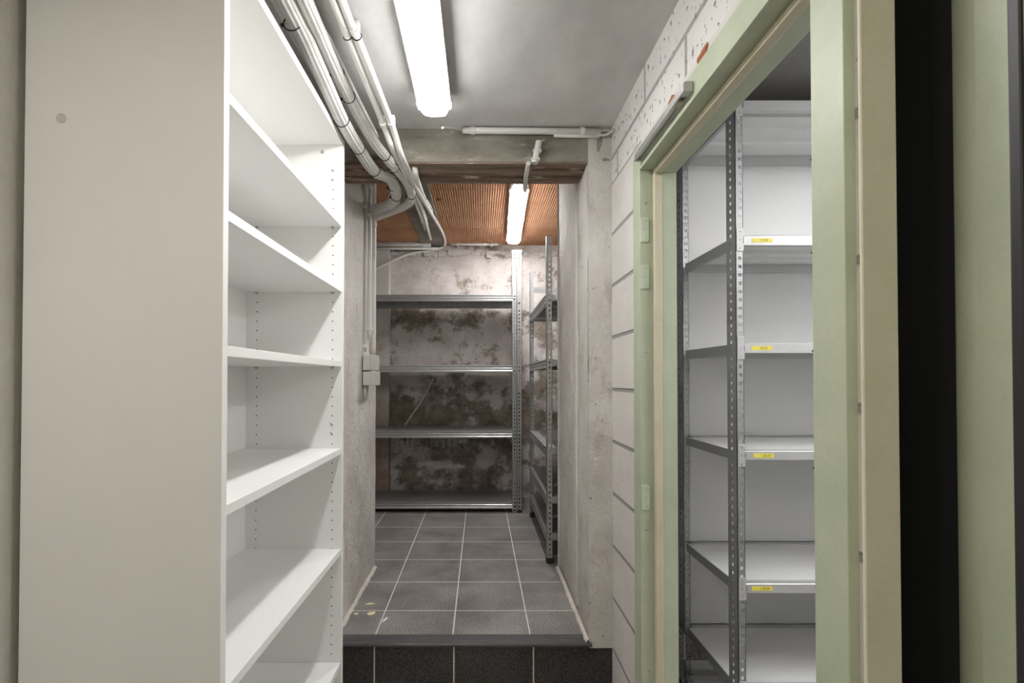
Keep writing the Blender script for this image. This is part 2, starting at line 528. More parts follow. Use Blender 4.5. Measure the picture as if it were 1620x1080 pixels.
# broken ledge at the top of the far wall
mb = MB(); rr = random.Random(3)
for i in range(40):
    x0 = -.75 + i * .04
    h = rr.uniform(.012, .05); d = rr.uniform(.008, .028)
    zt = 2.06 + rr.uniform(-.02, .01)
    mb.prism([(x0 - .004, zt - h), (x0 + .044, zt - h * rr.uniform(.4, 1.2)), (x0 + .044, zt + .012), (x0 - .004, zt + .012)], 'y', 4.15 - d, 4.16)
struct(mb.build('trim_7', M['pilaster'], bevel=.005), 'broken plaster ledge along the top of the stained wall', 'plaster ledge')
mb = MB(); rr = random.Random(13)
x0 = -.755
while x0 < .30:
    wd_ = rr.uniform(.03, .09); h = rr.uniform(.02, .05); d = rr.uniform(.012, .034)
    zt = .465 + rr.uniform(-.015, .02)
    mb.prism([(x0, zt - h), (x0 + wd_ * .5, zt - h * rr.uniform(.6, 1.4)), (x0 + wd_, zt - h), (x0 + wd_ * .9, zt + .03), (x0 + .01, zt + .04)], 'y', 4.15 - d, 4.16)
    x0 += wd_ * rr.uniform(.85, 1.3)
struct(mb.build('trim_12', M['damp'], bevel=.006), 'crumbling plaster edge low on the stained wall', 'plaster edge')
# blocks of the ceiling: ribs run along the room, one strip per block row
mb = MB()
pit = .0146
y0 = 2.66 - .257 * 3
hole = (-.292, -.238, 3.055, 3.125)
while y0 < 4.2:
    y1 = min(y0 + .251, 4.2); yA = max(y0, 2.05)
    if y1 > yA:
        x = -1.2
        while x < .84:
            spans = [(yA, y1)]
            if hole[0] - .001 < x < hole[1] and yA < hole[2] < y1:
                ha = hole[2] + .02 * max(0, (x - hole[0]) / .054) ; hb = hole[3] - .045 * max(0, (x - hole[0]) / .054)
                spans = [(yA, ha), (max(hb, ha + .002), y1)]
            for a, b in spans:
                mb.prism([(x, CF + .06), (x, CF + .010), (x + .0040, CF + .010), (x + .0052, CF), (x + .0130, CF), (x + .0142, CF + .010), (x + pit, CF + .010), (x + pit, CF + .06)], 'y', a, b)
            x += pit
    y0 += .257
struct(mb.build('ceiling_terracotta', M['terra']), 'ribbed terracotta block ceiling of the far room', 'ceiling')
struct(MB().box(-1.25, 1.0, 2.05, 4.3, CF + .062, CF + .2).build('ceiling_cavity', M['dark_void']))
mb = MB().box(-.485, -.298, 2.06, 4.16, CF - .012, CF + .03)
struct(mb.build('trim_8', M['lintel'], bevel=.004), 'bare concrete ceiling rib between the terracotta blocks', 'ceiling rib')

# right block wall with the door opening
DY0, DY1, DZ, WX0, WX1 = .722, 1.50, 1.628, .50, .59
struct(MB().box(WX0, WX1, DY1 + .03, YP0 + .02, FLR, 1.735)
       .box(WX0, WX1, .66, DY0 - .03, FLR, 1.727).box(WX0, WX0 + .008, .602, .66, FLR, 1.727)
       .box(WX0, WX1, DY0 - .03, DY1 + .03, DZ + .03, 1.727).build('wall_right', M['block']))
struct(MB().box(WX0, WX1, .66, DY1 + .03, 1.727, CE).box(WX0, WX1, DY1 + .03, YP0 + .02, 1.735, CE).box(WX0, WX0 + .008, .602, .66, 1.727, CE).build('wall_right_top', M['block_top']), 'pitted lintel blocks above the green door frame', 'wall')
# chips of red brick showing at the top of the door frame
def flake(c, u, v, n, ru, rv, th, seed, k=11):
    r = random.Random(seed); c = Vector(c); u = Vector(u); v = Vector(v); n = Vector(n)
    out = []
    for i in range(k):
        a = 2 * math.pi * i / k; q = r.uniform(.55, 1.1)
        out.append(c + u * (ru * q * math.cos(a)) + v * (rv * q * math.sin(a)))
    mb = MB(); top = [p + n * th * r.uniform(.5, 1) for p in [c + (p - c) * .8 for p in out]]
    vs = out + top + [c + n * th]
    fs = [tuple(range(k))[::-1]] + [(i, (i + 1) % k, k + (i + 1) % k, k + i) for i in range(k)] + [(k + i, k + (i + 1) % k, 2 * k) for i in range(k)]
    return mb.add(vs, fs)
for i, (px, py, ru, rv) in enumerate([(1115, 88, .034, .019), (1065, 160, .024, .014), (1021, 232, .034, .017)]):
    y = .5 * F / (px - 760)
    p = P(px, py, y); p.x = .4995
    o = flake(p, (0, 1, 0), (0, 0, 1), (-1, 0, 0), ru, rv, .004, 40 + i).build('trim_%d' % (9 + i), M['brick_red'])
    struct(o, 'patch of red brick bared above the door frame', 'brick patch')

# green steel door frame
dr = thing('door_1', (.5, 1.11, FLR), 'pale green steel door frame in the block wall, without a door leaf', 'door frame')
dr['kind'] = 'structure'
AX = .485
def jamb(yi, s):
    """Section in plan: architrave, rebate, stop, lining. s = +1 for the far jamb."""
    yo = yi + s * .066
    pr = [(AX, yo), (AX, yi), (.527, yi), (.527, yi - s * .013), (.592, yi - s * .013), (.592, yi + s * .012), (.60, yi + s * .012), (.60, yi + s * .05), (.590, yi + s * .05),
          (.590, yi + s * .028), (.501, yi + s * .028), (.501, yo)]
    return pr if s > 0 else pr[::-1]
MB().prism(jamb(DY1, 1), 'z', FLR, DZ + .066).build('far_jamb', M['green'], dr, .0015)
MB().prism(jamb(DY0, -1), 'z', FLR, DZ + .066).build('near_jamb', M['green'], dr, .0015)
hp = [(AX, DZ + .066), (AX, DZ), (.527, DZ), (.527, DZ - .013), (.592, DZ - .013), (.592, DZ + .028), (.501, DZ + .028), (.501, DZ + .066)]
MB().prism(hp, 'y', DY0, DY1).build('head', M['green'], dr, .0015)
for nm, a, b in (('far', DY1 - .0175, DY1 - .001), ('near', DY0 + .001, DY0 + .0175)):
    MB().box(.524, .547, a, b, FLR, DZ - .001).build('seal', M['seal'], dr, .003)
MB().box(.524, .547, DY0 + .0175, DY1 - .0175, DZ - .0175, DZ - .001).build('seal', M['seal'], dr, .003)
for ya, yb in ((344, 383), (419, 457), (767, 806)):
    za, zb = P(1020, ya, DY1).z, P(1020, yb, DY1).z
    hg = MB().prism([(.487, zb), (.508, zb), (.512, zb + .005), (.512, za - .005), (.508, za), (.487, za)], 'y', DY1 - .004, DY1 + .002).build('hinge_plate', M['hinge'], dr, .001)
    for q in (.14, .5, .86):
        MB().disc((.503 if q != .5 else .4985, DY1 - .004, zb + (za - zb) * q), (0, -1, 0), .0022, .001, 10).build('screw', M['brass'], hg)
for px, py in ((1022, 321), (1022, 557), (1023, 837), (1027, 1062)):
    p = P(px, py, DY1); p.y = DY1
    MB().disc(p, (0, -1, 0), .004, .002, 14).build('screw', M['brass'], dr)
for py in (118, 252, 400, 555, 740):
    p = P(1288.5, py, .722); MB().disc((AX, p.y + .0, p.z), (-1, 0, 0), .0015, .0006, 8).build('bolt_hole', M['black'], dr)

# door closer slide rail on the frame head
ca, cb = P(1108, 141, .485 * F / (1100 - 760)), P(1013, 254, .485 * F / (1016 - 760))
ra, rb = ca.y, cb.y
zc = 1.657
rl = thing('door_closer_rail', (.485, (ra + rb) / 2, zc - .011), 'grey aluminium door closer rail screwed along the head of the green door frame', 'door closer rail')
pf = [(.4845, zc - .011), (.4845, zc + .011), (.466, zc + .011), (.462, zc + .007), (.462, zc - .011), (.467, zc - .011), (.467, zc - .004), (.480, zc - .004), (.480, zc - .011)]
MB().prism(pf, 'y', ra + .012, rb - .004).build('rail', M['alu'], rl, .0006)
MB().prism([(.4845, zc - .012), (.4845, zc + .012), (.466, zc + .012), (.461, zc + .007), (.461, zc - .012)], 'y', ra, ra + .022).build('end_cap', M['lampbody'], rl, .0015)
MB().prism([(.4845, zc - .012), (.4845, zc + .012), (.466, zc + .012), (.461, zc + .007), (.461, zc - .012)], 'y', rb - .008, rb).build('end_cap', M['lampbody'], rl, .0015)
MB().box(.467, .480, ra + .045, ra + .066, zc - .0125, zc - .006).build('slider', M['seal'], rl, .001)
for yq in (ra + .030, rb - .018):
    MB().disc((.4735, yq, zc - .004), (0, 0, -1), .004, .003, 12).build('screw', M['brass'], rl)

# side room behind the block wall
struct(MB().box(.59, 2.1, 2.03, 2.13, FLR, CE).build('wall_side_room_back', M['side_wall']))
struct(MB().box(1.98, 2.1, -.3, 2.0, FLR, CE).build('wall_side_room_right', M['side_wall']))
struct(MB().box(.60, 1.98, .28, .40, FLR, CE).build('wall_side_room_front', M['side_wall']))
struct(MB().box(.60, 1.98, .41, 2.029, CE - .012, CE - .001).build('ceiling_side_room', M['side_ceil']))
# walls round the spot where the camera stands
struct(MB().box(.463, .59, -2.3, .4265, FLR, CE).build('wall_right_rear', M['wall_paint']))
struct(MB().box(-1.02, .72, -2.4, -2.3, FLR, CE).build('wall_back', M['wall_paint']))
# the near doorway: green frame strip and recessed jamb beside the camera
d2 = thing('door_2', (.55, .55, FLR), 'green steel frame of the near doorway, at the very edge of the view', 'door frame')
d2['kind'] = 'structure'
MB().prism([(.4615, .5985), (.4630, .5965), (.5045, .5965), (.5045, .6015), (.4630, .6015), (.4615, .6)], 'z', FLR, CE - .02).build('frame_strip', M['strip'], d2, .0008)
MB().box(.509, .60, .652, .6585, FLR, CE - .02).box(.5085, .5095, .603, .652, FLR, CE - .02).build('recess_shade', M['rubber_and_shade'], d2)  # black lining: the shade of the deep recess is put into its colour
pl = [(.600, .600)] + [(.592 - .043 * math.sin(a), .545 + .055 * math.cos(a)) for a in [math.pi / 2 * k / 18 for k in range(19)]] + [(.549, .512), (.5495, .5085), (.552, .5065), (.60, .5065)]
rj = MB().prism(pl, 'z', FLR, CE - .02)
rj.smooth = [2 <= k <= 20 for k in range(len(rj.smooth))]
rj.build('rounded_jamb', M['green'], d2)
MB().box(.600, .66, .30, .66, FLR, CE - .02).build('shade_backing', M['rubber_and_shade'], d2)  # black slab added so the recess behind the jamb stays dark
MB().box(.4605, .470, .418, .4295, FLR, CE - .02).build('dark_edge', M['black'], d2, .002)  # black strip added to keep this wall corner dark under the near lamp

# ================================================================== BOOKSHELF
BX0, BX1, BY0, BY1 = -.836, -.4705, .902, 1.705   # back/front, near/far
ZT = 1.815
bs = thing('bookshelf', (-.65, 1.30, FLR), 'tall white open bookshelf with empty shelves against the wall', 'bookshelf')
MB().box(BX0, BX1, BY0, BY0 + .019, FLR, ZT).build('side_panel', M['white'], bs, .0008)
far_panel = MB().box(BX0, BX1, BY1 - .019, BY1, FLR, ZT).build('side_panel', M['white'], bs, .0008)
yi0, yi1 = BY0 + .019, BY1 - .019
MB().box(BX0, BX1, yi0, yi1, ZT - .022, ZT).build('top_panel', M['white'], bs, .0008)
MB().box(-.806, -.799, yi0, yi1, FLR, ZT - .022).build('back_panel', M['white'], bs)
MB().box(-.798, BX1 - .03, yi0, yi1, FLR, FLR + .06).build('plinth', M['white'], bs, .0008)
MB().box(-.798, BX1, yi0, yi1, FLR + .06, FLR + .082).build('bottom_panel', M['white'], bs, .0008)
shelf_z = [1.511, 1.288, 1.033, .736, .396, .014]
for zb in shelf_z:
    sh = MB().box(-.798, BX1 - .003, yi0 + .001, yi1 - .001, zb, zb + .020).build('shelf', M['white'], bs, .0008)
    for xx in (-.762, -.504):
        for ya, dirn in ((yi0, 1), (yi1, -1)):
            MB().disc((xx, ya, zb - .003), (0, dirn, 0), .004, .011, 12).build('shelf_pin', M['plastic_brown'] if abs(zb - .736) < .01 else M['brass'], sh)
# drilled pin holes of the far panel
mb = MB()
zz = FLR + .2
while zz < 1.72:
    skip = (zz > 1.52 and not (1.56 < zz < 1.70))
    for xx in (-.762, -.504):
        if not (zz > 1.55 and xx < -.7):
            mb.disc((xx, yi1, zz), (0, -1, 0), .0022, .0004, 10)
    zz += .0322
mb.build('pin_holes', M['plastic_brown'], far_panel)['kind'] = 'stuff'
for px, py, r in ((510, 240.5, .0065), (525.5, 269, .0035), (525.5, 284, .0035), (524, 670, .0035), (524, 685, .0035)):
    p = P(px, py, yi1); MB().disc((p.x, yi1, p.z), (0, -1, 0), r, .002, 14).build('cam_screw', M['brass'], far_panel)
p = P(97, 187, BY0)
MB().disc((p.x, BY0, p.z), (0, -1, 0), .009, .0012, 18).build('cover_cap', mottled('greyed_cap', (.56, .55, .51), (.62, .61, .57), 40, .6, 0), bs)
for px, py in ((479, 123), (486, 134)):
    pass

# ================================================================== RACKS
def perf_post(mb, corner, du, dv, z0, z1, w=.034, th=.0018, w2=None, pitch=.025, hole=.009, holeh=.011):
    """L-section upright with punched holes: flange one runs along du, flange two along dv, both from the corner."""
    c = Vector((corner[0], corner[1], 0)); du = Vector((*du, 0)); dv = Vector((*dv, 0))
    w2 = w2 or w
    def strip(d, nrm, w):
        def bx(a, b, za, zb, o=0.0):
            p = c + d * a; q = c + d * b + nrm * th
            mb.box(min(p.x, q.x), max(p.x, q.x), min(p.y, q.y), max(p.y, q.y), za, zb)
        h0 = w * .54 - hole / 2; h1 = h0 + hole
        bx(0, h0, z0, z1); bx(h1, w, z0, z1)
        z = z0; first = z0 + pitch / 2 - holeh / 2
        prev = z0
        k = 0
        while first + k * pitch + holeh < z1:
            a = first + k * pitch
            bx(h0, h1, prev, a); prev = a + holeh; k += 1
        bx(h0, h1, prev, z1)
    strip(du, dv, w); strip(dv, du, w2)
    # rolled lip at the end of each flange
    for d, nrm, w in ((du, dv, w), (dv, du, w2)):
        p = c + d * (w - .0015); q = c + d * w + nrm * .006
        mb.box(min(p.x, q.x), max(p.x, q.x), min(p.y, q.y), max(p.y, q.y), z0, z1)
    return mb


def beam_profile(f, s, zt, h, d=.026):
    """C-shaped beam with two pressed grooves on its face: f = face coordinate, s = +1 when the body lies at greater coordinate."""
    zb = zt - h
    q = [(0, zb), (0, zb + h * .20), (.0035, zb + h * .30), (.0035, zb + h * .40), (0, zb + h * .46), (0, zb + h * .56), (.0035, zb + h * .62), (.0035, zb + h * .74),
         (0, zb + h * .84), (0, zt), (d, zt), (d, zt - .002), (.006, zt - .002), (.006, zb + .002), (d * .7, zb + .002), (d * .7, zb)]
    return [(f + s * a, z) for a, z in q]

# ---- rack in the side room (faces the corridor end, runs along x)
RX0, RX1, RY0, RY1 = .797, 1.80, 1.54, 1.945
ZTOP = 1.838
r1 = thing('storage_rack', ((RX0 + RX1) / 2, (RY0 + RY1) / 2, FLR), 'grey perforated steel rack with pale back panels, seen through the green door frame', 'storage rack')
posts = [((RX0, RY0), (1, 0), (0, 1)), ((RX0, RY1), (1, 0), (0, 1)), ((RX1, RY0), (-1, 0), (0, 1)), ((RX1, RY1), (-1, 0), (0, 1))]
for cn, du, dv in posts:
    pm = MB(); perf_post(pm, cn, du, dv, FLR + .004, ZTOP, w=.023, w2=.058, pitch=.026, hole=.0095, holeh=.0105)
    po = pm.build('post', M['galv_dark'], r1)
    MB().box(min(cn[0], cn[0] + du[0] * .025) - .002, max(cn[0], cn[0] + du[0] * .025) + .002, min(cn[1], cn[1] + dv[1] * .06) - .002, max(cn[1], cn[1] + dv[1] * .06) + .002, FLR, FLR + .03).build('foot', M['rubber_and_shade'], po, .002)
def zfront(py):
    return P(1230, py, RY0).z
levels = [(157, 174), (371.5, 387), (542.5, 558), (713.5, 727.5), (924, 938.5)]
zl = [(zfront(a), zfront(b)) for a, b in levels]
zl.append((.036, .006)); zl.append((FLR + .09, FLR + .06))
texts = [None, '1.00.0', '.02.02', '1.06.01', '1.00.04', None, None]
for (zt, zb), tx in zip(zl, texts):
    fb = MB().prism([(RY0 + .004, zb), (RY0 + .004, zt - .002), (RY0 + .006, zt), (RY0 + .034, zt), (RY0 + .034, zt - .002), (RY0 + .007, zt - .002), (RY0 + .007, zb + .002), (RY0 + .022, zb + .002), (RY0 + .022, zb)], 'x', RX0 + .024, RX1 - .024).build('front_beam', M['steel_face'], r1)
    for xa, xb in ((RX0 + .002, RX0 + .025), (RX1 - .025, RX1 - .002)):
        tabx = RX0 + .0235 if xa < 1 else RX1 - .0275
        MB().box(xa, xb, RY0 - .002, RY0 + .0005, zb - .020, zt + .022).build('bracket', M['steel_face'], fb, .0008)
        MB().box(tabx, tabx + .004, RY0 - .0035, RY0 + .004, zb + .006, zt - .006).build('bracket_lug', M['galv'], fb, .0008)
        for q in (-.012, .014, .040):
            MB().disc(((xa + xb) / 2, RY0 - .002, (zt + zb) / 2 - .014 + q), (0, -1, 0), .0024, .0012, 8).build('locking_tab', M['galv_dark'], fb)
    MB().prism([(RY1 - .004, zb), (RY1 - .004, zt), (RY1 - .03, zt), (RY1 - .03, zt - .002), (RY1 - .007, zt - .002), (RY1 - .007, zb)], 'x', RX0 + .024, RX1 - .024).build('rear_beam', M['steel_face'], r1)
    dk = MB().box(RX0 + .004, RX1 - .004, RY0 + .0345, RY1 - .0305, zt - .004, zt - .001)
    for yq in (RY0 + .075, RY0 + .17, RY0 + .265):
        dk.prism([(yq, zt - .004), (yq + .004, zt - .014), (yq + .040, zt - .014), (yq + .044, zt - .004)], 'x', RX0 + .006, RX1 - .006)
    dk.build('shelf', M['deck'], r1)
    for xa, xb in ((RX0 + .002, RX0 + .016), (RX1 - .016, RX1 - .002)):
        MB().prism([(xa, zb - .004), (xa, zt - .002), (xb, zt - .002), (xb, zt - .004), (xa + .002, zt - .004), (xa + .002, zb - .002), (xb, zb - .002), (xb, zb - .004)], 'y', RY0 + .02, RY1 - .02).build('end_rail', M['galv_dark'], r1)
    if tx:
        lx = {'1.00.0': 1188, '.02.02': 1186, '1.06.01': 1188, '1.00.04': 1184}[tx]
        p = P(lx, 0, RY0).x
        zc_ = (zt + zb) / 2 - .0005
        lb = MB().box(p, p + .064, RY0 + .0032, RY0 + .0042, zc_ - .0065, zc_ + .0065).build('label', M['yellow'], fb)
        cu = bpy.data.curves.new('label_text', 'FONT'); cu.body = tx; cu.size = .0105; cu.align_y = 'CENTER'
        tmp = bpy.data.objects.new('label_text', cu); col.objects.link(tmp)
        bpy.context.view_layer.update()
        me = bpy.data.meshes.new_from_object(tmp.evaluated_get(bpy.context.evaluated_depsgraph_get()))
        bpy.data.objects.remove(tmp)
        vs = [(p + .024 + v.co.x, RY0 + .0031 , zc_ + v.co.y) for v in me.vertices]
        MB().add(vs, [tuple(pp.vertices) for pp in me.polygons]).build('label_text', M['ink'], fb)
# back panels, one sheet per bay
zs = sorted([z for z, _ in zl])
for a, b in zip(zs[:-1], zs[1:]):
    MB().box(RX0 + .010, RX1 - .010, RY1 + .0022, RY1 + .0045, a + .0005, b - .006).build('back_panel', M['deck'], r1)
MB().box(RX0 + .010, RX1 - .010, RY1 + .0022, RY1 + .0045, zs[-1], ZTOP + .06).build('back_panel', M['deck'], r1)

# ---- rack along the far wall
FY0, FY1, FX0, FX1 = 3.69, 4.08, -.96, .309
r2 = thing('metal_shelving', ((FX0 + FX1) / 2, (FY0 + FY1) / 2, 0), 'wide galvanised shelving with empty shelves against the damp stained wall', 'metal shelving')
for cn, du, dv in [((FX1, FY0), (-1, 0), (0, 1)), ((FX1 - .012, FY1), (-1, 0), (0, -1)), ((FX0, FY0), (1, 0), (0, 1)), ((FX0, FY1), (1, 0), (0, -1))]:
    pm = MB(); perf_post(pm, cn, du, dv, .004, 1.955, w=.036, pitch=.028, hole=.014, holeh=.015)
    po = pm.build('post', M['galv'], r2)
    xs = (cn[0], cn[0] + du[0] * .036); ys = (cn[1], cn[1] + dv[1] * .036)
    MB().box(min(xs) - .001, max(xs) + .001, min(ys) - .001, max(ys) + .001, 0, .02).build('foot', M['rubber_and_shade'], po, .002)
# second flange beside the front post (the double upright seen in the photo)
pm = MB(); perf_post(pm, (FX1 - .072, FY0), (1, 0), (0, 1), .004, 1.955, w=.034, pitch=.028, hole=.014, holeh=.015)
pm.build('post', M['galv'], r2)
for py, hb in ((465.8, 10.5), (577.5, 11), (681.3, 11.2), (793.3, 11.2)):
    zt = P(700, py, FY0).z; hb_ = hb * FY0 / F
    MB().prism(beam_profile(FY0 - .002, 1, zt, hb_), 'x', FX0 + .01, FX1 - .072).build('front_beam', M['galv'], r2)
    MB().prism(beam_profile(FY1 + .002, -1, zt, hb_), 'x', FX0 + .01, FX1 - .048).build('rear_beam', M['galv'], r2)
    n = 3
    dk = MB()
    wd = (FX1 - .04 - FX0 - .02) / n
    for i in range(n):
        xa = FX0 + .02 + i * wd
        dk.box(xa + .001, xa + wd - .001, FY0 + .026, FY1 - .026, zt - .006, zt - .001)
        for q in range(7):
            xq = xa + .03 + q * (wd - .06) / 7
            dk.box(xq, xq + .010, FY0 + .028, FY1 - .028, zt - .022, zt - .006)
    dk.build('shelf', M['galv_dark'], r2)
    for xa in (FX0 + .004, FX1 - .022):
        MB().box(xa, xa + .003, FY0 + .03, FY1 - .03, zt - .045, zt - .004).box(xa, xa + .018, FY0 + .03, FY1 - .03, zt - .045, zt - .042).build('end_rail', M['galv'], r2)

# ---- rack along the right wall of the far room
GX0, GX1, GY0, GY1 = .358, .745, 2.675, 3.60
r3 = thing('metal_shelving', ((GX0 + GX1) / 2, (GY0 + GY1) / 2, 0), 'galvanised corner shelving behind the right pier, its end frame to the passage', 'metal shelving')
for cn, du, dv in [((GX0, GY0), (1, 0), (0, 1)), ((GX0, GY1), (1, 0), (0, -1)), ((GX1, GY0), (-1, 0), (0, 1)), ((GX1, GY1), (-1, 0), (0, -1))]:
    pm = MB(); perf_post(pm, cn, du, dv, .004, 1.768, w=.030, pitch=.028, hole=.009, holeh=.011)
    po = pm.build('post', M['galv'], r3)
    xs = (cn[0], cn[0] + du[0] * .032); ys = (cn[1], cn[1] + dv[1] * .032)
    MB().box(min(xs) - .002, max(xs) + .002, min(ys) - .002, max(ys) + .002, 0, .03).build('foot', M['rubber_and_shade'], po, .002)
for zt in (1.455, 1.10, .622, .362, .165):
    h = .048
    MB().prism(beam_profile(GX0 - .002, 1, zt, h), 'y', GY0 + .03, GY1 - .03).build('side_beam', M['galv'], r3)
    MB().prism(beam_profile(GX1 + .002, -1, zt, h), 'y', GY0 + .03, GY1 - .03).build('side_beam', M['galv'], r3)
    for yq in (GY0, GY1 - .003):
        MB().box(GX0 + .03, GX1 - .03, yq, yq + .003, zt - .042, zt - .002).box(GX0 + .03, GX1 - .03, yq if yq > 3 else yq, yq + .014, zt - .042, zt - .039).build('end_rail', M['galv'], r3)
    dk = MB(); n = 4; wd = (GY1 - GY0 - .03) / n
    for i in range(n):
        ya = GY0 + .015 + i * wd
        dk.box(GX0 + .026, GX1 - .026, ya + .001, ya + wd - .001, zt - .006, zt - .001)
        for q in range(5):
            yq = ya + .025 + q * (wd - .05) / 5
            dk.box(GX0 + .028, GX1 - .028, yq, yq + .012, zt - .022, zt - .006)
    dk.build('shelf', M['galv_dark'], r3)
MB().prism(beam_profile(GY1 - .004, 1, 1.662, .040, .02), 'x', GX0 + .03, GX1 - .03).build('end_beam', M['galv'], r3)
# cross braces of the end frames
for (za, zb) in ((.02, .15), (.24, .34), (.40, .60)):
    d = MB().tube([(GX0 + .02, GY0 + .018, za), (GX1 - .02, GY0 + .018, zb)], .006, 8, smoothpath=False)
    d.build('brace', M['galv'], r3)
    MB().tube([(GX0 + .02, GY1 - .018, zb), (GX1 - .02, GY1 - .018, za)], .006, 8, smoothpath=False).build('brace', M['galv'], r3)

# ================================================================== LAMPS
def lamp(name, a, b, w, zc_, label, diff, group=None, body=True):
    """A long batten between plan points a and b; zc_ = underside height."""
    a = Vector((*a, 0)); b = Vector((*b, 0)); L = (b - a).length
    mid = (a + b) / 2; ang = math.atan2(-(b.x - a.x), b.y - a.y)
    rt = thing(name, (0, 0, 0), label, 'ceiling lamp', group)
    h = L / 2
    hw = w / 2
    # housing (local y along the lamp)
    MB().prism([(-hw * .9, .030), (-hw - .005, .030), (-hw - .005, .040), (-hw * .9, .076), (hw * .9, .076), (hw + .005, .040), (hw + .005, .030), (hw * .9, .030)], 'y', -h + .004, h - .004).build('housing', M['lampbody'], rt)
    # diffuser: a shallow curved trough with drawn-in ends
    sec = [(-1, .031), (-.99, .022), (-.93, .010), (-.80, .003), (-.5, .0), (0, -.001), (.5, .0), (.80, .003), (.93, .010), (.99, .022), (1, .031)]
    ends = [(-h + .012, .90, .009), (-h + .026, .96, .003), (-h + .05, 1, 0), (h - .05, 1, 0), (h - .026, .96, .003), (h - .012, .90, .009)]
    vs = []
    for y, sx, up in ends:
        vs += [(x * hw * sx, y, min(.0315, z + up)) for x, z in sec]
    n = len(sec); fs = []
    for j in range(len(ends) - 1):
        for k in range(n - 1):
            fs.append((j * n + k, j * n + k + 1, (j + 1) * n + k + 1, (j + 1) * n + k))
    fs += [tuple(range(n)), tuple(range((len(ends) - 1) * n, len(ends) * n))]
    mb = MB().add(vs, fs, 0, True)
    mb.build('diffuser', diff, rt)
    for s in (-1, 1):
        cap = MB()
        vs = []
        for y, sx, up in ((s * (h - .013), .92, .006), (s * (h + .004), .84, .010), (s * (h + .014), .70, .018)):
            vs += [(x * hw * sx, y, min(.06, z + up)) for x, z in sec]
        fs = []
        for j in range(2):
            for k in range(n - 1):
                fs.append((j * n + k, j * n + k + 1, (j + 1) * n + k + 1, (j + 1) * n + k))
        fs += [tuple(range(n)), tuple(range(2 * n, 3 * n)), tuple(j * n for j in range(3)) + tuple(j * n + n - 1 for j in (2, 1, 0))]
        cap.add(vs, fs, 0, True).build('end_cap', M['cap'], rt)
    m = max(2, int(L / .32))
    for i in range(m):
        y = -h + .035 + (2 * h - .07) * i / (m - 1)
        for s in (-1, 1):
            MB().prism([(s * (hw + .004), .046), (s * (hw + .0085), .046), (s * (hw + .0085), .026), (s * (hw + .003), .016), (s * hw * .98, .018), (s * (hw + .0051), .028)], 'y', y - .009, y + .009).build('clip', M['cap'], rt, .0006)
    rt.location = (mid.x, mid.y, zc_); rt.rotation_euler = (0, 0, ang)
    return rt

lamp('ceiling_lamp', (-.152, .86), (-.152, 1.655), .100, 1.866, 'long lit strip lamp on the grey concrete ceiling, near the camera', LAMP)
lamp('ceiling_lamp', (.222, 2.80), (.259, 3.87), .098, 2.043, 'lit strip lamp under the terracotta ceiling of the far room', LAMP_FAR)
lamp('ceiling_lamp', (-.64, -.85), (-.64, .12), .100, 1.866, 'lit strip lamp on the ceiling behind the camera', LAMP_BACK)
lamp('ceiling_lamp', (1.62, .50), (1.62, 1.30), .100, 1.855, 'lit strip lamp in the side room, hidden behind the block wall', LAMP_SIDE)

# ================================================================== PIPES AND CABLES
def bundle(pts, r, ties, label, fl=11):
    root_p = pts[0]
    rt = thing('cable_bundle', root_p, label, 'cable bundle', 'white cable bundles under the ceiling')
    MB().tube(pts, r, flutes=fl, depth=r * .16, steps=10).build('cables', M['cable'], rt)
    for p, d in ties:
        mb = MB().ring(p, d, r + .0012, .0016)
        u = Vector(d).orthogonal().normalized()
        MBk = Vector(p) + Vector((-1, 0, -.25)).normalized() * (r + .004)
        mb.box(MBk.x - .004, MBk.x + .003, MBk.y - .003, MBk.y + .003, MBk.z - .0025, MBk.z + .0035)
        mb.build('cable_tie', M['black'], rt)
    return rt

def on(pts, i, j, t):
    a, b = Vector(pts[i]), Vector(pts[j])
    return a.lerp(b, t), (b - a)

b1 = [(-.466, .35, 1.886), P(452, 0, 1.175), P(500, 100, 1.36), P(540, 188, 1.58), P(568, 236, 1.76), P(592, 270, 1.90), P(618, 283, 2.0), P(627, 309, 2.10), P(618, 322, 2.24), P(590, 332, 2.42)]
b1t = [(P(463, 36, 1.24), (P(500, 100, 1.36) - P(452, 0, 1.175))), (P(541, 190, 1.585), Vector(b1[4]) - b1[3]), (P(567, 234, 1.755), Vector(b1[4]) - b1[3]),
       (P(592, 270, 1.90), Vector(b1[5]) - b1[4]), (P(623, 295, 2.05), Vector(b1[7]) - b1[6]), (P(627, 310, 2.105), Vector(b1[8]) - b1[6])]
bundle(b1, .0225, b1t, 'thick white cable bundle with black ties, running just above the bookshelf edge')
b2 = [(-.416, .35, 1.900), P(482, 0, 1.19), P(518, 82, 1.36), P(552, 155, 1.56), P(590, 222, 1.76), P(622, 262, 1.90), P(641, 284, 2.0), P(651, 309, 2.12), P(640, 326, 2.27), P(588, 346, 2.52)]
b2t = [(P(534, 116, 1.46), Vector(b2[3]) - b2[2]), (P(552, 154, 1.56), Vector(b2[3]) - b2[2]), (P(610, 247, 1.84), Vector(b2[5]) - b2[4]), (P(625, 266, 1.92), Vector(b2[5]) - b2[4]), (P(651, 309, 2.12), Vector(b2[7]) - b2[6])]
bundle(b2, .0185, b2t, 'second thick white cable bundle, between the bookshelf-edge bundle and the twin conduits', 10)

def pipe(name, pts, r, mat, label, cat='conduit', group=None, clamps=(), smooth=True, seg=14):
    rt = thing(name, pts[0], label, cat, group)
    MB().tube(pts, r, seg, smoothpath=smooth, steps=8).build('tube', mat, rt)
    for c in clamps:
        c(rt, r)
    return rt

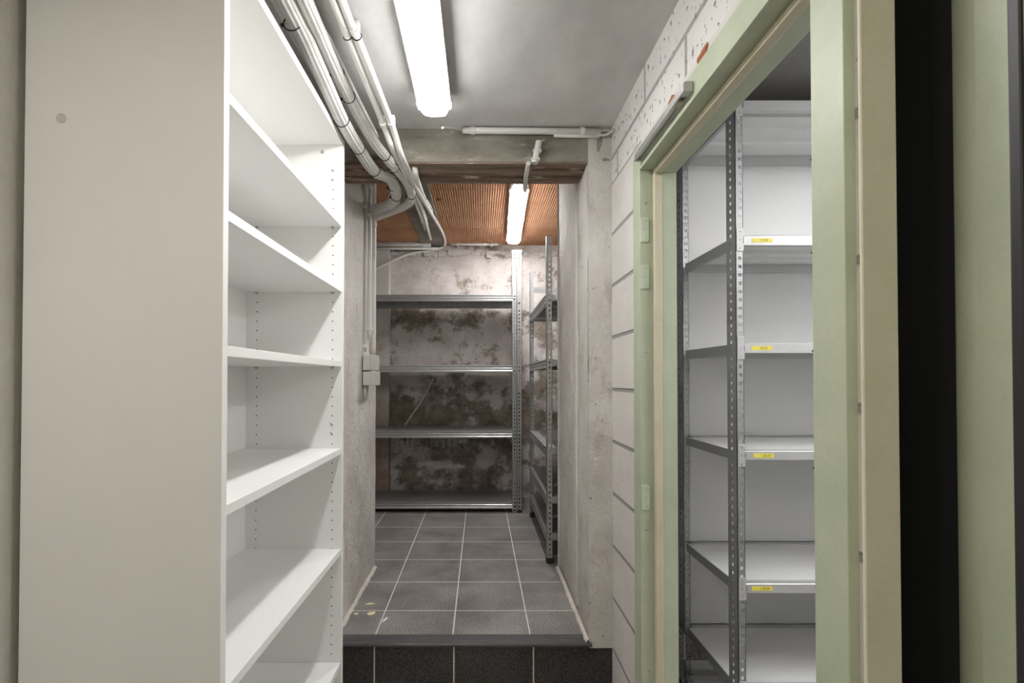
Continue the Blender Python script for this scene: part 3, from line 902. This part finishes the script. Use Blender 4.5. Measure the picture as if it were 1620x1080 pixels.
def saddle(p, axis, up, h=.014, w=.016):
    """A clip saddle round the tube at p; up points to the surface it is fixed to."""
    def f(rt, r):
        p_ = Vector(p); ax = Vector(axis).normalized(); u = Vector(up).normalized(); s = ax.cross(u)
        mb = MB(); n = 14
        out = [p_ + s * ((r + .003) * math.cos(a)) - u * ((r + .003) * math.sin(a)) for a in [math.pi * i / n for i in range(n + 1)]]
        out = [p_ + s * (r + .003) + u * (r + h)] + out + [p_ - s * (r + .003) + u * (r + h)]
        vs = [q - ax * w / 2 for q in out] + [q + ax * w / 2 for q in out]
        m = len(out)
        mb.add(vs, [(i, i + 1, m + i + 1, m + i) for i in range(m - 1)] + [tuple(range(m)), tuple(range(m, 2 * m))[::-1]])
        mb.build('clip', M['pvc'], rt, .0006)
    return f

def tie(p, d, extra=.004):
    def f(rt, r):
        mb = MB().ring(p, d, r + extra, .0016)
        mb.build('cable_tie', M['black'], rt)
    return f

pipe('conduit', [(-.507, .35, 1.926), (-.507, 1.1, 1.926), (-.507, 1.84, 1.926)], .012, M['pvc'], 'white conduit high in the corner between the bookshelf top and the thick cable bundle')
slip = [(-.360, .35, 1.905), P(494, 0, 1.20), P(530, 80, 1.37), P(566, 155, 1.58), P(600, 222, 1.76), P(616, 250, 1.86)]
pipe('cable', [p + Vector((-.006, 0, .012)) if isinstance(p, Vector) else Vector(p) for p in slip][:5], .006, M['cable'], 'thin white cable running beside the second thick cable bundle', 'cable')
c3 = [(-.372, .35, 1.915), P(527, 0, 1.21), P(549, 55, 1.325), P(604, 190, 1.64), P(620, 232, 1.735), P(636, 263, 1.88), P(648, 290, 2.06), P(658, 310, 2.35), P(667, 330, 2.85), P(676, 360, 3.50), P(681, 378, 3.88)]
c4 = [(-.338, .35, 1.915), P(541, 0, 1.21), P(564, 55, 1.325), P(617, 190, 1.64), P(633, 240, 1.755), P(646, 270, 1.89), P(657, 294, 2.06), P(668, 314, 2.45), P(685, 342, 3.20), P(699, 366, 3.66), P(704, 381, 3.95),
      P(702, 389, 4.12), P(690, 394, 4.12), P(650, 401, 4.11), P(622, 412, 4.07), P(592, 426, 4.068)]
cl_p = [P(556, 52, 1.34), P(612, 186, 1.745)]
pipe('conduit', c3, .0105, M['pvc'], 'white conduit beside the strip lamp, bookshelf-side one of the pair', 'conduit', 'twin conduits', [tie(P(550, 58, 1.332), (Vector(c3[3]) - c3[2]), .001), saddle(P(606, 195, 1.652), Vector(c3[3]) - c3[2], (0, 0, 1), .01)])
pipe('conduit', c4, .0105, M['pvc'], 'white conduit beside the strip lamp, lamp-side one of the pair, drooping across the stained wall', 'conduit', 'twin conduits',
     [saddle(P(561, 48, 1.31), Vector(c4[3]) - c4[2], (0, 0, 1), .01), tie(P(565, 58, 1.332), (Vector(c4[3]) - c4[2]), .002), saddle(P(618.5, 194, 1.65), Vector(c4[3]) - c4[2], (0, 0, 1), .01)])
# more conduits that start under the lintel and run along the concrete rib
for k, (pa, lab) in enumerate([([P(640, 285, 2.15), P(656, 318, 2.95), P(668, 350, 3.45), P(678, 377, 4.0)], 'thin white conduit on the ceiling rib, bookshelf side'),
                               ([P(650, 290, 2.2), P(664, 318, 2.95), P(673, 345, 3.40), P(684, 377, 4.0)], 'thin white conduit in the middle of the ceiling rib')]):
    pipe('conduit', pa, .010, M['pvc_grey'], lab, 'conduit', 'rib conduits', [saddle(pa[-2], pa[-1] - pa[-2], (0, 0, 1), .012), saddle(pa[-1] - (pa[-1] - pa[-2]) * .15, pa[-1] - pa[-2], (0, 0, 1), .012)])
cc = [P(654, 268, 1.91) + Vector((0, .01, .045)), P(657, 274, 1.93), P(662, 292, 2.08), P(671, 313, 2.7), P(680, 328, 3.15), P(686, 343, 3.45)]
pipe('conduit', cc, .012, M['pvc'], 'short white conduit at the lamp side of the ceiling rib', 'conduit', None, [tie(cc[3], cc[4] - cc[2], .001), tie(cc[4], cc[4] - cc[2], .001)])
# far wall conduits
pipe('conduit', [P(560, 385.5, 4.055), P(682, 385.5, 4.055)], .0235, M['pvc_grey'], 'thick grey conduit along the top of the stained wall', 'conduit', None, [saddle(P(674, 385.5, 4.055), (1, 0, 0), (0, 1, 0), .05, .05)], False)
pipe('conduit', [P(560, 393, 4.06), P(693, 393, 4.06)], .0095, M['pvc'], 'thin white conduit under the thick one on the stained wall', 'conduit', None, [], False)
pipe('conduit', [P(713, 385, 4.11), P(789, 385.5, 4.11)], .0185, M['pvc'], 'short white conduit clipped to the top of the stained wall, next to the far lamp', 'conduit', None,
     [saddle(P(724, 385.2, 4.11), (1, 0, 0), (0, 1, 0), .02), saddle(P(777.5, 385.4, 4.11), (1, 0, 0), (0, 1, 0), .02)], False)
pipe('cable', [P(686, 598, 4.10), P(668, 632, 4.09), P(641, 672, 4.07)], .0055, M['cable'], 'thin pale cable slanting down the stained wall behind the shelving', 'cable')
pipe('cable', [P(700, 389, 4.12), P(706, 384, 4.11), P(716, 385, 4.11)], .003, M['pvc_grey'], 'short grey lead between the conduits on the stained wall', 'cable')
pipe('cable', [P(788, 385.5, 4.11), P(800, 388, 4.05), P(808, 384, 3.94)], .003, M['pvc_grey'], 'short grey lead into the far strip lamp', 'cable')

# lintel conduit
yl = 1.858
pipe('conduit', [P(732, 206, yl), P(950, 208.5, yl)], .0118, M['pvc'], 'long white conduit across the top of the concrete lintel', 'conduit', None,
     [saddle(P(748.5, 206.3, yl), (1, 0, 0), (0, 1, .6), .012), saddle(P(921, 208, yl), (1, 0, 0), (0, 1, .6), .012)], False)
pipe('conduit', [P(876, 214.5, yl + .006), P(949, 215.5, yl + .006)], .007, M['pvc'], 'short white conduit tucked under the long one on the lintel', 'conduit', None, [], False)
pipe('cable', [P(700, 202, 1.70), P(716, 203, 1.80), P(734, 206, yl)], .0035, M['pvc_grey'], 'grey cable from the near strip lamp into the lintel conduit', 'cable')
pipe('cable', [P(948, 207, yl), P(960, 206, yl), P(969, 209, 1.86)], .0045, M['pvc_grey'], 'grey cable leaving the lintel conduit at the block wall', 'cable')
pipe('cable', [P(944, 213, yl), P(958, 213.5, yl - .002), P(972, 205, 1.83)], .0045, M['pvc_grey'], 'lower grey cable leaving the lintel conduit at the block wall', 'cable')
dc = [P(852.5, 224, 1.852), P(850, 240, 1.850), P(845.5, 258, 1.848)]
rt = thing('conduit', dc[0], 'short white conduit with two open clips on the lintel face, above the far lamp', 'conduit')
d0, d1 = Vector(dc[0]), Vector(dc[2])
mb = MB(); ax = (d1 - d0).normalized(); u = ax.orthogonal().normalized(); w_ = ax.cross(u)
vs = []; seg = 16
for (q, R) in ((0, .0118), (1, .0118)):
    for rad in (R, R * .75):
        vs += [d0.lerp(d1, q) + (u * math.cos(2 * math.pi * k / seg) + w_ * math.sin(2 * math.pi * k / seg)) * rad for k in range(seg)]
fs = []
for k in range(seg):
    k2 = (k + 1) % seg
    fs += [(k, k2, 2 * seg + k2, 2 * seg + k), (seg + k, 3 * seg + k, 3 * seg + k2, seg + k2), (k, seg + k, seg + k2, k2), (2 * seg + k, 2 * seg + k2, 3 * seg + k2, 3 * seg + k)]
mb.add(vs, fs).build('tube', M['pvc'], rt)
for q in (.45, .86):
    c = d0.lerp(d1, q)
    mb = MB().ring(c, ax, .0135, .0035, 20, 8)
    mb.box(c.x + .006, c.x + .017, c.y - .006, c.y + .012, c.z - .004, c.z + .008)
    mb.build('clip', M['pvc'], rt)
pipe('cable', [P(862, 220, 1.866), P(856, 225, 1.853), P(851, 240, 1.851)], .003, M['pvc_grey'], 'thin grey wire entering the short clipped conduit', 'cable')
pipe('conduit', [P(836, 258, 1.845), P(833.5, 272, 1.90), P(831.3, 286, 1.99), (.194, 2.14, 1.81), (.215, 2.45, 2.0), (.222, 2.80, 2.088)], .0085, M['pvc_grey'], 'grey conduit passing under the lintel to the far lamp', 'conduit')

# vertical conduits and boxes on the left passage wall
XW = -.556
def yat(px, x=XW):
    return x * F / (px - 760)
def vpipe(px, y0, y1, r, mat, label, top=None, clampz=()):
    Y = yat(px, XW + r)
    a, b = P(px, y0, Y), P(px, y1, Y)
    x = XW + r
    pts = [Vector((x, Y, a.z)), Vector((x, Y, (a.z + b.z) / 2)), Vector((x, Y, b.z))]
    if top:
        pts = top + pts
    return pipe('conduit', pts, r, mat, label, 'conduit', None, [saddle(Vector((x, Y, z)), (0, 0, 1), (-1, 0, 0), .004) for z in clampz])
vpipe(578, 312, 556, .006, M['pvc_grey'], 'thin grey cable sheath down the left passage wall, nearest to the bookshelf', [P(575, 262, 2.22)], (1.82, 1.15))
vpipe(584.5, 318, 536, .0105, M['pvc'], 'white conduit down the left passage wall, between the two others', [P(588, 290, 2.36)], (1.80, 1.24))
vpipe(591, 318, 562, .0115, M['pvc'], 'white conduit down the far edge of the left passage wall', [P(592, 285, 2.44)], (1.78,))
pipe('cable', [P(560, 262, 2.08), P(574, 280, 2.25), P(586, 300, 2.38)], .007, M['pvc_grey'], 'grey cable along the top of the left passage wall', 'cable')
pipe('cable', [P(563, 248, 2.02), P(580, 275, 2.2), P(588, 300, 2.40)], .006, M['cable'], 'pale cable along the top of the left passage wall', 'cable')
pipe('cable', [P(598, 330, 2.56), P(612, 318, 2.5), P(622, 296, 2.4), P(640, 262, 2.1)], .004, M['cable'], 'thin cable loop hanging in front of the terracotta ceiling', 'cable')

def jbox(ya, yb, label, x1):
    y0, y1 = 2.335, 2.49
    za, zb = P(582, ya, y0).z, P(582, yb, y0).z
    rt = thing('junction_box', (XW, (y0 + y1) / 2, zb), label, 'junction box', 'junction boxes on the passage wall')
    MB().box(XW, x1 - .012, y0 + .002, y1 - .002, zb + .001, za - .001).build('body', M['pvc_grey'], rt, .003)
    MB().box(x1 - .012, x1, y0, y1, zb, za).build('lid', M['pvc_grey'], rt, .004)
    for yq in (y0 + .012, y1 - .012):
        for zq in (zb + .012, za - .012):
            MB().disc((x1, yq, zq), (1, 0, 0), .004, .0008, 10).build('screw', M['brass'], rt)
jbox(560.5, 586, 'upper of the two grey junction boxes on the left passage wall', -.508)
jbox(587.2, 610, 'lower of the two grey junction boxes on the left passage wall', -.503)
vp = [Vector((XW + .006, 2.36, P(577, 611, 2.36).z)), Vector((XW + .006, 2.36, P(577, 632, 2.36).z))]
pipe('conduit', vp, .006, M['pvc_grey'], 'short grey stub hanging from the lower junction box', 'conduit')

# ================================================================== PAINT FLAKES ON THE FLOOR
fl = [((585.5, 955), .036, .010, 'cream', 'cream paint flake lying alone, farthest of the flakes on the tiles'),
      ((563, 971), .022, .011, 'cream', 'small cream paint flake nearest to the left passage wall'),
      ((588, 970), .034, .017, 'cream', 'largest cream paint flake on the tiles, in the middle of the group'),
      ((608.5, 980.5), .013, .030, 'white', 'white paint flake lying on the grout line')]
for i, ((px, py), ru, rv, cn, lab) in enumerate(fl):
    d = P(px, py, 1.0); y = HC / (HC - d.z)
    p = P(px, py, y); p.z = .0002
    ang = .5 if cn == 'white' else .12
    o = flake(p, (math.cos(ang) if cn != 'white' else .9, .1, 0), (.35 if cn == 'white' else -.05, 1, 0), (0, 0, 1), ru * .62, rv * .9, .003, 70 + i, 13).build('paint_flake', M['chip_' + cn])
    tag(o, lab, 'paint flake', 'paint flakes on the tiled floor')

# ================================================================== CAMERA, WORLD, VIEW
cam = bpy.data.cameras.new('camera'); co = bpy.data.objects.new('camera', cam); col.objects.link(co)
cam.sensor_width = 36; cam.lens = F / 1620 * 36
cam.shift_x = 50 / 1620; cam.shift_y = 49.7 / 1620
cam.clip_start = .01
co.location = (0, 0, HC); co.rotation_euler = (math.pi / 2 + PITCH, 0, 0)
scene.camera = co
w = bpy.data.worlds.new('world'); scene.world = w; w.use_nodes = True
w.node_tree.nodes['Background'].inputs[0].default_value = (.9, .92, 1, 1)
w.node_tree.nodes['Background'].inputs[1].default_value = .02
vs_ = scene.view_settings
vs_.view_transform = 'Standard'; vs_.look = 'None'; vs_.gamma = 1; vs_.use_curve_mapping = False
vs_.exposure = 2.7
scene.cycles.use_denoising = True
scene.cycles.max_bounces = 10
scene.cycles.diffuse_bounces = 7
